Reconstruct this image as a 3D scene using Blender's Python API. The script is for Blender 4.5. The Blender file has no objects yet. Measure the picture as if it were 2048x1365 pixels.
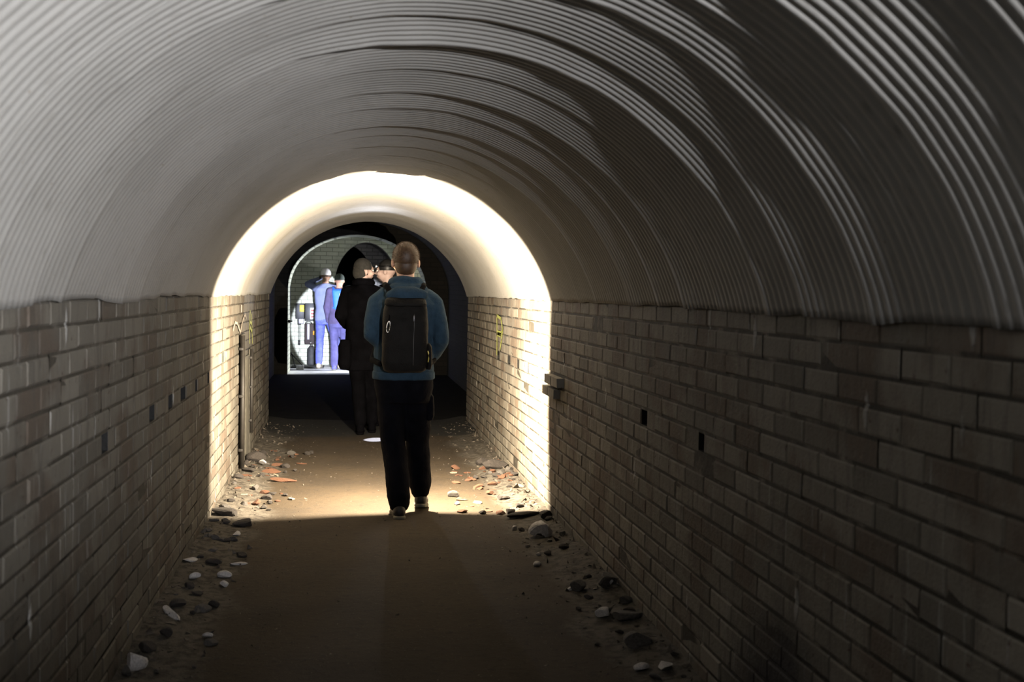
import bpy, bmesh, math, random
import numpy as np
from mathutils import Vector, Matrix, noise
random.seed(7); RNG = np.random.default_rng(7)
SC = bpy.context.scene
COL = SC.collection
V = Vector
PI = math.pi

# ------------------------------------------------------------------ basics
def link(name, me, mat=None, parent=None):
    o = bpy.data.objects.new(name, me); COL.objects.link(o)
    if mat is not None and me is not None and not me.materials: me.materials.append(mat)
    if parent is not None: o.parent = parent
    return o
def tag(o, label=None, cat=None, group=None, kind=None):
    if label: o['label'] = label
    if cat: o['category'] = cat
    if group: o['group'] = group
    if kind: o['kind'] = kind
    return o
def empty(name, loc=(0, 0, 0)):
    o = bpy.data.objects.new(name, None); COL.objects.link(o); o.location = loc
    o.empty_display_size = .1
    return o
def np_mesh(name, verts, quads, smooth=True):
    verts = np.asarray(verts, dtype=np.float32); quads = np.asarray(quads, dtype=np.int32)
    k = quads.shape[1]
    me = bpy.data.meshes.new(name)
    me.vertices.add(len(verts)); me.vertices.foreach_set('co', verts.ravel())
    me.loops.add(quads.size); me.loops.foreach_set('vertex_index', quads.ravel())
    me.polygons.add(len(quads)); me.polygons.foreach_set('loop_start', np.arange(0, quads.size, k, dtype=np.int32))
    me.polygons.foreach_set('loop_total', np.full(len(quads), k, dtype=np.int32))
    me.polygons.foreach_set('use_smooth', np.full(len(quads), smooth))
    me.update(calc_edges=True); me.validate()
    return me
def grid_quads(nr, nc):
    i = np.arange(nr - 1)[:, None] * nc + np.arange(nc - 1)[None, :]
    return np.stack([i, i + 1, i + nc + 1, i + nc], -1).reshape(-1, 4)

# ------------------------------------------------------------------ materials
def mat(name, base=(.5, .5, .5), rough=.8, metal=0., var=.0, scale=8., bump=0., bscale=40., spec=.5):
    m = bpy.data.materials.new(name); m.use_nodes = True
    nt = m.node_tree; b = nt.nodes['Principled BSDF']
    b.inputs['Base Color'].default_value = (*base, 1); b.inputs['Roughness'].default_value = rough
    b.inputs['Metallic'].default_value = metal; b.inputs['Specular IOR Level'].default_value = spec
    tc = nt.nodes.new('ShaderNodeTexCoord')
    if var > 0:
        n = nt.nodes.new('ShaderNodeTexNoise'); n.inputs['Scale'].default_value = scale; n.inputs['Detail'].default_value = 6
        nt.links.new(tc.outputs['Object'], n.inputs['Vector'])
        r = nt.nodes.new('ShaderNodeValToRGB')
        r.color_ramp.elements[0].position = .3; r.color_ramp.elements[1].position = .7
        r.color_ramp.elements[0].color = (*[c * (1 - var) for c in base], 1)
        r.color_ramp.elements[1].color = (*[min(1, c * (1 + var)) for c in base], 1)
        nt.links.new(n.outputs['Fac'], r.inputs['Fac']); nt.links.new(r.outputs['Color'], b.inputs['Base Color'])
    if bump > 0:
        n2 = nt.nodes.new('ShaderNodeTexNoise'); n2.inputs['Scale'].default_value = bscale; n2.inputs['Detail'].default_value = 5
        nt.links.new(tc.outputs['Object'], n2.inputs['Vector'])
        bp = nt.nodes.new('ShaderNodeBump'); bp.inputs['Strength'].default_value = bump; bp.inputs['Distance'].default_value = .01
        nt.links.new(n2.outputs['Fac'], bp.inputs['Height']); nt.links.new(bp.outputs['Normal'], b.inputs['Normal'])
    return m
class NT:
    """small node-graph helper"""
    def __init__(s, name):
        s.m = bpy.data.materials.new(name); s.m.use_nodes = True
        s.nt = s.m.node_tree; s.b = s.nt.nodes['Principled BSDF']; s.tc = s.nt.nodes.new('ShaderNodeTexCoord')
    def node(s, t, **kw):
        n = s.nt.nodes.new(t)
        for k, v in kw.items(): setattr(n, k, v)
        return n
    def set(s, sock, v):
        if hasattr(v, 'is_output') or isinstance(v, bpy.types.NodeSocket): s.nt.links.new(v, sock)
        else: sock.default_value = v
    def mapping(s, scale=(1, 1, 1), loc=(0, 0, 0), src=None):
        n = s.node('ShaderNodeMapping'); n.inputs['Scale'].default_value = scale; n.inputs['Location'].default_value = loc
        s.set(n.inputs['Vector'], src or s.tc.outputs['Object']); return n.outputs[0]
    def noise(s, vec, scale, detail=5, rough=.55):
        n = s.node('ShaderNodeTexNoise'); n.inputs['Scale'].default_value = scale; n.inputs['Detail'].default_value = detail
        n.inputs['Roughness'].default_value = rough; s.set(n.inputs['Vector'], vec); return n.outputs['Fac']
    def step(s, f, lo, hi):
        n = s.node('ShaderNodeMapRange'); n.interpolation_type = 'SMOOTHSTEP'
        s.set(n.inputs['Value'], f); n.inputs['From Min'].default_value = lo; n.inputs['From Max'].default_value = hi
        return n.outputs['Result']
    def mix(s, f, a, b):
        n = s.node('ShaderNodeMix', data_type='RGBA'); s.set(n.inputs[0], f)
        for i, v in ((6, a), (7, b)):
            if isinstance(v, tuple): v = (*v, 1)
            s.set(n.inputs[i], v)
        return n.outputs[2]
    def math(s, op, a, b=0.):
        n = s.node('ShaderNodeMath', operation=op); s.set(n.inputs[0], a); s.set(n.inputs[1], b); return n.outputs[0]
    def bump(s, h, strength=.5, dist=.01):
        n = s.node('ShaderNodeBump'); n.inputs['Strength'].default_value = strength; n.inputs['Distance'].default_value = dist
        s.set(n.inputs['Height'], h); s.set(s.b.inputs['Normal'], n.outputs[0])

def m_lining():
    g = NT('painted_steel_lining'); pos = g.tc.outputs['Object']
    big = g.noise(pos, 1.6, 5); fine = g.noise(g.mapping((3, 14, 3)), 5, 6); dots = g.noise(pos, 60, 3)
    c = g.mix(g.step(big, .35, .7), (.225, .219, .206), (.185, .18, .168))
    c = g.mix(g.step(fine, .56, .75), c, (.15, .143, .13))
    c = g.mix(g.step(dots, .69, .76), c, (.10, .075, .05))
    g.set(g.b.inputs['Base Color'], c); g.b.inputs['Roughness'].default_value = .62; g.b.inputs['Specular IOR Level'].default_value = .3
    g.bump(g.noise(pos, 45, 4), .12, .004)
    return g.m
def m_brick(pale, shade_patch=None):
    g = NT('limewashed_brick'); pos = g.tc.outputs['Object']
    at = g.node('ShaderNodeAttribute', attribute_name='tint')
    sep = g.node('ShaderNodeSeparateColor'); g.set(sep.inputs[0], at.outputs['Color'])
    r1, mort, r2 = sep.outputs[0], sep.outputs[1], sep.outputs[2]
    n1 = g.noise(pos, 2.3, 6); n2 = g.noise(g.mapping((9, 9, 1.4)), 2.2, 6, .62); n3 = g.noise(pos, 26, 5)
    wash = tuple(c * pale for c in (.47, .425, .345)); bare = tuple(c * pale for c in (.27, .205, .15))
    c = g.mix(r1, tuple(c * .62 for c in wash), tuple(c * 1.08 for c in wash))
    c = g.mix(g.step(g.math('ADD', n1, g.math('MULTIPLY', r2, .16)), .56, .72), c, bare)
    c = g.mix(g.math('MULTIPLY', g.step(n2, .5, .68), .6), c, tuple(x * pale for x in (.20, .18, .15)))
    drip = g.noise(g.mapping((16, 16, 1.1), (3, 1, 7)), 2.0, 4, .5)
    c = g.mix(g.math('MULTIPLY', g.step(drip, .63, .71), .75), c, (.23, .224, .21))
    c = g.mix(g.step(n3, .64, .74), c, tuple(x * pale for x in (.18, .12, .085)))
    c = g.mix(g.math('MULTIPLY', mort, g.step(g.noise(pos, 7, 5), .30, .5)), c, g.mix(n3, (.016, .014, .010), (.032, .027, .019)))
    c = g.mix(g.step(mort, 1.4, 1.6), c, (.003, .0028, .0025))         # shade inside the empty sockets, painted into the colour
    # lime dribbles: short pale runs standing a little proud of the face
    vo = g.node('ShaderNodeTexVoronoi', feature='F1'); vo.inputs['Scale'].default_value = 1.
    g.set(vo.inputs['Vector'], g.mapping((0, 8.5, 2.4), (0, .3, .2))); vo.inputs['Randomness'].default_value = 1.
    vs = g.node('ShaderNodeSeparateColor'); g.set(vs.inputs[0], vo.outputs['Color'])
    run = g.math('MULTIPLY', g.math('SUBTRACT', 1., g.step(g.math('ADD', vo.outputs['Distance'], g.math('MULTIPLY', n3, .12)), .15, .21)), g.step(vs.outputs[0], .62, .66))
    c = g.mix(g.math('MULTIPLY', run, .8), c, (.27, .265, .25))
    sx = g.node('ShaderNodeSeparateXYZ'); g.set(sx.inputs[0], pos)
    if shade_patch:  # dark patch at the wall foot: shade painted into the brick colour
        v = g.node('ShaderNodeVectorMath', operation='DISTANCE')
        g.set(v.inputs[0], g.mapping((0, 1.0, 1.0), (0, -shade_patch[0], -shade_patch[1]))); v.inputs[1].default_value = (0, 0, 0)
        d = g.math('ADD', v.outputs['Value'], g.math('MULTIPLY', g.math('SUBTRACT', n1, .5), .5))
        c = g.mix(g.math('SUBTRACT', 1., g.step(d, shade_patch[2] * .55, shade_patch[2] * 1.15)), c, (.012, .011, .013))
    g.set(g.b.inputs['Base Color'], c); g.b.inputs['Roughness'].default_value = .8; g.b.inputs['Specular IOR Level'].default_value = .35
    g.bump(g.math('ADD', g.noise(pos, 30, 6, .65), g.math('ADD', g.math('MULTIPLY', g.noise(pos, 110, 3), .4), g.math('MULTIPLY', run, 1.2))), .6, .008)
    return g.m
def m_floor():
    g = NT('trodden_earth_floor'); pos = g.tc.outputs['Object']
    n1 = g.noise(pos, 1.8, 6); n2 = g.noise(pos, 22, 6, .65); n3 = g.noise(pos, 130, 3)
    sx = g.node('ShaderNodeSeparateXYZ'); g.set(sx.inputs[0], pos)
    c = g.mix(g.step(n1, .35, .68), (.039, .028, .0165), (.029, .021, .013))
    c = g.mix(g.step(n2, .52, .72), c, (.019, .015, .011))
    c = g.mix(g.step(n3, .68, .74), c, (.18, .16, .13))
    # grey broken grit along both walls and beyond the end of the lining
    dx = g.math('ABSOLUTE', g.math('SUBTRACT', sx.outputs[0], .24))
    e = g.math('ADD', dx, g.math('MULTIPLY', g.math('SUBTRACT', n1, .5), .55))
    gm = g.step(e, .70, .86)
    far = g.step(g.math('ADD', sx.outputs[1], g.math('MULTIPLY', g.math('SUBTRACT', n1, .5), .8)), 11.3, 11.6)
    grit = g.mix(g.step(n2, .35, .6), (.028, .024, .02), (.095, .085, .07))
    c = g.mix(g.math('MULTIPLY', gm, .85), c, grit)
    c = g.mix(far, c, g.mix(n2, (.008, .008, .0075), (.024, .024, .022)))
    g.set(g.b.inputs['Base Color'], c); g.b.inputs['Roughness'].default_value = .9; g.b.inputs['Specular IOR Level'].default_value = .25
    g.bump(g.math('ADD', n2, g.math('MULTIPLY', n3, .5)), .5, .012)
    return g.m
def m_coursed(name, ca, cb, mortar, rough=.85):
    g = NT(name); pos = g.tc.outputs['Object']
    sx = g.node('ShaderNodeSeparateXYZ'); g.set(sx.inputs[0], pos)
    cx = g.node('ShaderNodeCombineXYZ'); g.set(cx.inputs[0], g.math('ADD', sx.outputs[0], sx.outputs[1])); g.set(cx.inputs[1], sx.outputs[2])
    bt = g.node('ShaderNodeTexBrick'); g.set(bt.inputs['Vector'], cx.outputs[0])
    bt.inputs['Scale'].default_value = 1.; bt.inputs['Brick Width'].default_value = .235; bt.inputs['Row Height'].default_value = .078
    bt.inputs['Mortar Size'].default_value = .007; bt.inputs['Mortar Smooth'].default_value = .2
    bt.inputs['Color1'].default_value = (*ca, 1); bt.inputs['Color2'].default_value = (*cb, 1); bt.inputs['Mortar'].default_value = (*mortar, 1)
    c = g.mix(g.math('MULTIPLY', g.step(g.noise(pos, 3.1, 6), .45, .72), .6), bt.outputs['Color'], tuple(x * .45 for x in ca))
    g.set(g.b.inputs['Base Color'], c); g.b.inputs['Roughness'].default_value = rough
    g.bump(g.math('SUBTRACT', g.noise(pos, 30, 5), g.math('MULTIPLY', bt.outputs['Fac'], 1.)), .6, .008)
    return g.m

M = dict(
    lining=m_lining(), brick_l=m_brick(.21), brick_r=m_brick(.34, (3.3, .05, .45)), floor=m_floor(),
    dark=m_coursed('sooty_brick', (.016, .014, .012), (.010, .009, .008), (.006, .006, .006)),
    white=m_coursed('whitewashed_brick', (.60, .62, .50), (.50, .52, .41), (.27, .28, .21)),
    grey=m_coursed('grey_brick', (.26, .25, .23), (.20, .19, .18), (.10, .10, .09)),
    chfloor=mat('pale_concrete', (.78, .78, .76), .8, var=.25, scale=5, bump=.3),
    skin=mat('skin', (.36, .20, .13), .55, var=.08, scale=20), fair=mat('fair_skin', (.46, .33, .29), .55, var=.08, scale=20), hair=mat('short_brown_hair', (.045, .021, .007), .6, var=.3, scale=60),
    hoodie=mat('blue_fleece', (.021, .040, .060), .95, var=.15, scale=30, bump=.35, bscale=160, spec=.1),
    black=mat('black_cloth', (.0042, .0042, .006), .95, var=.3, scale=14, bump=.3, bscale=90, spec=.05),
    coat=mat('black_coat', (.0022, .0022, .003), .95, var=.3, scale=10, bump=.3, bscale=70, spec=.02),
    pack=mat('charcoal_nylon', (.0075, .0065, .0055), .75, var=.25, scale=18, bump=.4, bscale=140, spec=.12),
    webbing=mat('black_webbing', (.0035, .0035, .004), .9, bump=.3, bscale=200, spec=.03),
    steel=mat('bright_steel', (.45, .43, .40), .32, metal=1.), shoe=mat('dark_leather', (.014, .010, .008), .6, var=.3, scale=20, bump=.2),
    sole=mat('pale_rubber', (.14, .13, .10), .8, bump=.2), lampbody=mat('black_plastic', (.014, .014, .014), .45),
    eye=mat('eye_white', (.7, .68, .65), .2),
    ice=mat('pale_blue_jacket', (.16, .185, .32), .85, var=.12, scale=10, bump=.3, bscale=90), jeans=mat('blue_denim', (.09, .11, .42), .85, var=.25, scale=24, bump=.3, bscale=150),
    boot=mat('tan_suede', (.42, .36, .27), .85, var=.15, scale=20, bump=.2), navy=mat('navy_work_trousers', (.075, .07, .19), .85, var=.2, scale=14, bump=.3, bscale=90),
    plum=mat('dark_violet_jacket', (.07, .055, .13), .85, var=.2, scale=14, bump=.3, bscale=90), cobalt=mat('cobalt_nylon', (.03, .15, .75), .6, var=.1, scale=12),
    cap=mat('grey_green_wool', (.06, .075, .065), .95, var=.3, scale=40, bump=.4, bscale=160), whitecap=mat('white_knit', (.75, .72, .74), .9, var=.1, scale=30, bump=.3),
    reflect=mat('white_reflective_tape', (.8, .8, .82), .3), shoeblue=mat('blue_trainer', (.09, .09, .35), .6),
    boxblack=mat('black_enclosure', (.012, .012, .012), .5, var=.2, scale=12), yellow=mat('yellow_label', (.70, .58, .10), .6, var=.2, scale=70),
    redlabel=mat('red_print', (.45, .05, .04), .6), whitelabel=mat('white_label', (.75, .73, .72), .6, var=.1, scale=50), orange=mat('orange_tag', (.85, .36, .03), .5),
    gearbrown=mat('dark_brown_canvas', (.035, .024, .022), .8, var=.3, scale=20, bump=.3), greymetal=mat('grey_metal', (.30, .29, .31), .5, metal=.6),
    darkwool=mat('dark_grey_wool', (.022, .021, .019), .95, var=.3, scale=40, bump=.4, bscale=160), zip=mat('dull_zip', (.035, .033, .03), .5), grit=mat('stone_grit', (.085, .072, .058), .9, var=.5, scale=30), soot=mat('sooty_earth', (.008, .008, .008), .95, var=.4, scale=6, bump=.4, spec=.1), rubber=mat('black_rubber', (.03, .03, .03), .7, var=.3, scale=20), block=mat('pale_concrete_block', (.5, .5, .48), .85, var=.2, scale=30, bump=.3),
    board=mat('weathered_grey_board', (.075, .070, .056), .9, var=.35, scale=22, bump=.5, bscale=60), conduit=mat('dark_conduit', (.014, .012, .010), .6, var=.3, scale=20),
    graffiti=mat('yellow_green_paint', (.26, .28, .07), .7, var=.2, scale=60), cream=mat('cream_paint', (.24, .21, .18), .7, var=.15, scale=60),
    stone=mat('grey_stone', (.075, .068, .062), .9, var=.35, scale=14, bump=.5, bscale=50), pstone=mat('pale_stone', (.50, .48, .47), .85, var=.25, scale=12, bump=.5, bscale=50),
    dstone=mat('dark_stone', (.03, .025, .022), .9, var=.35, scale=14, bump=.5, bscale=50), shard=mat('red_brick_shard', (.10, .045, .024), .9, var=.35, scale=30, bump=.5, bscale=60),
    flake=mat('cream_paint_flake', (.19, .17, .13), .85, var=.2, scale=30), rust=mat('rust_flake', (.08, .032, .015), .9, var=.4, scale=40, bump=.4, bscale=80),
)

# ------------------------------------------------------------------ tunnel dimensions (metres)
XL, XR, XC = -.829, 1.311, .241
ZS = 1.400                              # spring of the vault
RISE = .80
HALF = (XR - XL) / 2
R0 = (HALF ** 2 + RISE ** 2) / (2 * RISE)
ZC = ZS + RISE - R0
Y_BACK, Y_END = -6., 12.6

# ------------------------------------------------------------------ corrugated vault
def vnoise(a, seed, n=64):
    r = np.random.default_rng(seed).uniform(-1, 1, n)
    i = np.floor(a).astype(int); f = a - i; f = f * f * (3 - 2 * f)
    return r[i % n] * (1 - f) + r[(i + 1) % n] * f
def build_vault():
    ys = np.concatenate([np.arange(Y_BACK, .9, .012), np.arange(.9, 7., .0058), np.arange(7., Y_END, .0085), [Y_END]])
    th0 = math.acos((ZS - .0 - ZC) / R0)
    ths = np.linspace(-th0, th0, 132)
    peaks = list(np.arange(-6, .8, .43)) + [.8, 1.25, 1.70, 2.18, 2.42, 2.73, 3.16, 3.46, 3.92, 4.36, 4.74, 5.22, 5.58, 5.98, 6.42, 6.86, 7.4, 8.0, 8.5, 9.1, 9.7, 10.3, 10.9, 11.6, 12.7]
    amps = [.010] * len(np.arange(-6, .8, .43)) + [.012, .011, .011, .015, .008, .015, .011, .021, .009, .015, .008, .012, .008, .012, .007, .008, .003, .003, .003, .007, .006, .007, .006, .006, .006]
    peaks = np.array(peaks); amps = np.array(amps)
    Y, T = np.meshgrid(ys, ths, indexing='ij')
    # each sheet leans in towards its lapped far edge
    wob = .007 * vnoise(T * 2.1 + 9, 3) + .003 * vnoise(T * 9. + 4, 5)
    Yw = Y + wob
    k = np.clip(np.searchsorted(peaks, Yw.ravel(), side='left').reshape(Y.shape), 1, len(peaks) - 1)
    p0, p1 = peaks[k - 1], peaks[k]
    t = np.clip((Yw - p0) / (p1 - p0), 0, 1)
    A = amps[k] * (1. + .45 * vnoise(T * 2.6 + k * 7.7, 11) + .12 * vnoise(T * 13. + k * 3.3, 12))
    drop = np.clip((1 - t) * (p1 - p0) / .022, 0, 1)                 # the lip of the lap
    inw = A * (t ** 1.35) * drop
    rib = (.0005 + .0014 * np.clip((T + 1.25) / 1.0, 0, 1)) * np.cos(2 * PI * Y / .0425)   # ribs made shallower low on the left so they shade less
    dent = .0025 * vnoise(T * 2.2 + 20, 21) * vnoise(Y * .9 + 3, 22) + .0008 * vnoise(T * 7. + Y * 2.1, 23)
    R = R0 - inw + rib + dent
    X = XC + R * np.sin(T); Z = ZC + R * np.cos(T)
    foot = np.clip((np.abs(T) - th0 * .94) / (th0 * .06), 0, 1) ** 2
    Z += foot * (-.010 + .010 * vnoise(Y * 1.1 + 40 + (T > 0) * 9, 31) + .005 * vnoise(Y * 6.3 + (T > 0) * 5, 32) + .004)
    ver = np.stack([X, Y, Z], -1).reshape(-1, 3)
    me = np_mesh('ceiling', ver, grid_quads(len(ys), len(ths))[:, ::-1])
    o = link('ceiling', me, M['lining'])
    s = o.modifiers.new('thick', 'SOLIDIFY'); s.thickness = .006; s.offset = -1 if False else 1
    return tag(o, kind='structure')
build_vault()

# ------------------------------------------------------------------ brick walls, every brick raised from the mortar
COURSE, LEN, JOINT = .0778, .232, .010
def brick_wall(name, x, sgn, y0, y1, m, holes, proud, seed, zslots=()):
    """sgn = direction into the tunnel"""
    rng = np.random.default_rng(seed)
    ver, fac, tint = [], [], []
    def q(pts, t):
        b = len(ver); ver.extend(pts); fac.append((b, b + 1, b + 2, b + 3)); tint.extend([t] * 4)
    nz = 18
    for r in range(nz):
        za, zb = r * COURSE, min((r + 1) * COURSE, ZS)
        off = (LEN / 2) * (r % 2) + rng.uniform(-.012, .012)
        n = int((y1 - y0) / LEN) + 2
        for c in range(-1, n):
            ya, yb = max(y0, y0 + off + c * LEN), min(y1, y0 + off + (c + 1) * LEN)
            if yb - ya < .02: continue
            hole = next((h for h in holes if za <= h[1] < zb and ya <= h[0] < yb), None)
            rr = (rng.uniform(), 0., rng.uniform(), 1.)
            mt = (rng.uniform(), 1., rng.uniform(), 1.); sk = (.5, 2., .5, 1.)
            rc = rng.uniform(.0012, .005); xm = x - sgn * rc
            P = lambda d, yy, zz: (x + sgn * d, yy, zz)
            if hole is not None:
                hw = hole[2] / 2; ha, hb = max(ya + .006, hole[0] - hw), min(yb - .006, hole[0] + hw)
                j = JOINT / 2; z1, z2 = za + j, zb - j
                d = -.085
                # frame around the socket
                q([P(-.004, ya, za), P(-.004, ha, za), P(-.004, ha, zb), P(-.004, ya, zb)], rr)
                q([P(-.004, hb, za), P(-.004, yb, za), P(-.004, yb, zb), P(-.004, hb, zb)], rr)
                q([P(-.004, ha, za), P(-.004, hb, za), P(-.004, hb, z1), P(-.004, ha, z1)], mt)
                q([P(-.004, ha, z2), P(-.004, hb, z2), P(-.004, hb, zb), P(-.004, ha, zb)], mt)
                for (a, b2) in (((ha, z1), (hb, z1)), ((hb, z1), (hb, z2)), ((hb, z2), (ha, z2)), ((ha, z2), (ha, z1))):
                    q([P(-.004, *a), P(-.004, *b2), P(d, *b2), P(d, *a)], sk)
                q([P(d, ha, z1), P(d, hb, z1), P(d, hb, z2), P(d, ha, z2)], sk)
                continue
            q([(xm, ya, za), (xm, yb, za), (xm, yb, zb), (xm, ya, zb)], mt)
            pr = rng.normal(0, .0009)
            if rng.uniform() < .03: pr += rng.uniform(-.003, .004)
            for (py0, py1, pz0, pz1, d) in proud:
                if py0 <= (ya + yb) / 2 <= py1 and pz0 <= (za + zb) / 2 <= pz1: pr = d
            j = JOINT / 2 * rng.uniform(.8, 1.25); bv = .006
            a1, a2, z1, z2 = ya + j * .55, yb - j * .55, za + j, zb - j
            t4 = rng.normal(0, .0007, 4)
            f = [P(pr + t4[0], a1 + bv, z1 + bv), P(pr + t4[1], a2 - bv, z1 + bv), P(pr + t4[2], a2 - bv, z2 - bv), P(pr + t4[3], a1 + bv, z2 - bv)]
            bk = [P(-rc, a1, z1), P(-rc, a2, z1), P(-rc, a2, z2), P(-rc, a1, z2)]
            if pr > .02:
                bk = [P(-rc, a1 + bv, z1 + bv), P(-rc, a2 - bv, z1 + bv), P(-rc, a2 - bv, z2 - bv), P(-rc, a1 + bv, z2 - bv)]
            q(f, rr)
            for i in range(4):
                k2 = (i + 1) % 4
                q([bk[i], bk[k2], f[k2], f[i]], rr)
    # body of the wall behind the facing, with its ledge
    xb = x - sgn * .30; xm = x - sgn * .009
    q([(xm, y0, ZS), (xm, y1, ZS), (xb, y1, ZS), (xb, y0, ZS)], (.5, .6, .5, 1))
    q([(xm, y1, 0), (xb, y1, 0), (xb, y1, ZS), (xm, y1, ZS)], (.5, .6, .5, 1))
    q([(xb, y0, -.1), (xb, y1, -.1), (xb, y1, ZS + 1.1), (xb, y0, ZS + 1.1)], (.5, 1, .5, 1))
    fac = np.array(fac)
    if sgn < 0: pass
    else: fac = fac[:, ::-1]
    me = np_mesh(name, np.array(ver), fac, smooth=False)
    at = me.color_attributes.new('tint', 'FLOAT_COLOR', 'POINT')
    at.data.foreach_set('color', np.array(tint, dtype=np.float32).ravel())
    return tag(link(name, me, m), kind='structure')
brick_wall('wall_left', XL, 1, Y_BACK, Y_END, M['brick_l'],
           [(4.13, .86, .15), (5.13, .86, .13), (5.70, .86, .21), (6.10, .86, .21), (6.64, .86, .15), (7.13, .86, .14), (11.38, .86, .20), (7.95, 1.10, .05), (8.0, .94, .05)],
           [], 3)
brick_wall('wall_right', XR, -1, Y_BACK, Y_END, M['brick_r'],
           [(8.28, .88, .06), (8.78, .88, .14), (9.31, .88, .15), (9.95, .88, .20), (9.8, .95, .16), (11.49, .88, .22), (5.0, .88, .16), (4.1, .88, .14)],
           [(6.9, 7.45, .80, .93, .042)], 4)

# ------------------------------------------------------------------ floor
def floor_h(x, y):
    h = .004 * noise.noise(V((x * 3, y * 3, 1))) + .010 * noise.noise(V((x * .8, y * .7, 4)))
    for xe, s in ((XL, 1), (XR, -1)):
        d = max(0., (x - xe) * s)
        h += (.030 + .028 * noise.noise(V((xe * 7, y * 1.9, 2)))) * math.exp(-(d / .17) ** 2)
        h += .018 * abs(noise.noise(V((x * 9, y * 7, 8)))) * math.exp(-(d / .24) ** 2)
    return h
def build_floor():
    xs = np.linspace(XL - .06, XR + .06, 76); ys = np.concatenate([np.arange(Y_BACK, 1.5, .2), np.arange(1.5, 12.9, .035)])
    ver = [(x, y, floor_h(x, y)) for y in ys for x in xs]
    me = np_mesh('floor', ver, grid_quads(len(ys), len(xs)))
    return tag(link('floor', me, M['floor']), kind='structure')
build_floor()

# ------------------------------------------------------------------ the dark stretch, the doorway and the cross passage
def arch_pts(xl, xr, zs, rise, n=24, point=0.):
    c, h = (xl + xr) / 2, (xr - xl) / 2
    out = [(xl, 0.), (xl, zs * .5), (xl, zs)]
    for i in range(1, n):
        a = PI - PI * i / n
        z = zs + rise * (max(0., math.sin(a)) ** (1. + point * .35))
        out.append((c + h * math.cos(a), z))
    return out + [(xr, zs), (xr, zs * .5), (xr, 0.)]
def extrude_profile(name, prof, y0, y1, m, ny=8, kind='structure', floor=False):
    ys = np.linspace(y0, y1, ny)
    ver = [(x, y, z) for y in ys for (x, z) in prof]
    me = np_mesh(name, ver, grid_quads(ny, len(prof)), smooth=True)
    return tag(link(name, me, m), kind=kind)
def arch_wall(name, prof, x0, x1, z1, y0, y1, m_face, m_reveal=None, m_back=None):
    """a wall between y0 and y1 pierced by an arch"""
    n = len(prof); ver, fac, mi = [], [], []
    out = []
    for i, (x, z) in enumerate(prof):
        if i <= 2: out.append((x0, z if i < 2 else prof[2][1]))
        elif i >= n - 3: out.append((x1, z if i > n - 3 else prof[n - 3][1]))
        else:
            u = (i - 2) / (n - 5)
            # walk up the left side, along the top, down the right side
            za = prof[2][1]; L1 = z1 - za; L2 = x1 - x0; tot = 2 * L1 + L2; s = u * tot
            if s < L1: out.append((x0, za + s))
            elif s < L1 + L2: out.append((x0 + s - L1, z1))
            else: out.append((x1, z1 - (s - L1 - L2)))
    for y in (y0, y1):
        for p in prof: ver.append((p[0], y, p[1]))
        for p in out: ver.append((p[0], y, p[1]))
    F, B = 0, 2 * n
    for i in range(n - 1):
        fac.append((F + i, F + i + 1, F + n + i + 1, F + n + i)); mi.append(0)
        fac.append((B + i, B + n + i, B + n + i + 1, B + i + 1)); mi.append(2)
        fac.append((F + i, B + i, B + i + 1, F + i + 1)); mi.append(1)
    me = np_mesh(name, ver, fac, smooth=False)
    for mm in (m_face, m_reveal or m_face, m_back or m_face): me.materials.append(mm)
    me.polygons.foreach_set('material_index', np.array(mi, dtype=np.int32))
    return tag(link(name, me), kind='structure')
def slab(name, x0, x1, y0, y1, z, m, kind='structure', th=.05):
    me = np_mesh(name, [(x0, y0, z), (x1, y0, z), (x1, y1, z), (x0, y1, z), (x0, y0, z - th), (x1, y0, z - th), (x1, y1, z - th), (x0, y1, z - th)],
                 [(0, 1, 2, 3), (4, 7, 6, 5), (0, 4, 5, 1), (1, 5, 6, 2), (2, 6, 7, 3), (3, 7, 4, 0)], smooth=False)
    return tag(link(name, me, m), kind=kind)
DOOR0, DOOR1 = 19.85, 20.75
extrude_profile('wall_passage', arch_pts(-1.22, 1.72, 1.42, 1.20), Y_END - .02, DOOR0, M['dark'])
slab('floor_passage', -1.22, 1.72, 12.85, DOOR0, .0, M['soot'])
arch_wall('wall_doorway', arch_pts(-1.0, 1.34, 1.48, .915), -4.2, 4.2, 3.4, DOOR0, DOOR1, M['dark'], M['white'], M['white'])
slab('floor_cross_passage', -4.2, 4.2, DOOR0 + .001, 22.9, .001, M['chfloor'])
arch_wall('wall_back', arch_pts(-.245, .96, 1.62, .76, point=.4), -4.2, 4.2, 3.4, 22.5, 22.85, M['white'], M['grey'], M['grey'])
def cross_vault():
    n = 20; prof = []
    for i in range(n + 1):
        a = PI - PI * i / n
        prof.append(((DOOR1 + 22.5) / 2 + (22.5 - DOOR1) / 2 * math.cos(a), 2.62 + .45 * math.sin(a)))
    xs = np.linspace(-4.2, 4.2, 6)
    ver = [(x, y, z) for x in xs for (y, z) in prof]
    tag(link('ceiling_cross_passage', np_mesh('ceiling_cross_passage', ver, grid_quads(len(xs), n + 1)), M['white']), kind='structure')
cross_vault()
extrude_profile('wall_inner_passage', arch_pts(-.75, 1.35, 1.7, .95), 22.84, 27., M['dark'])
slab('floor_inner_passage', -.75, 1.35, 22.88, 27., .0, M['rubber'])
arch_wall('wall_inner', arch_pts(-.62, .56, 1.55, .85, point=.4), -.9, 1.5, 2.9, 24.4, 24.6, M['grey'])

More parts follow.
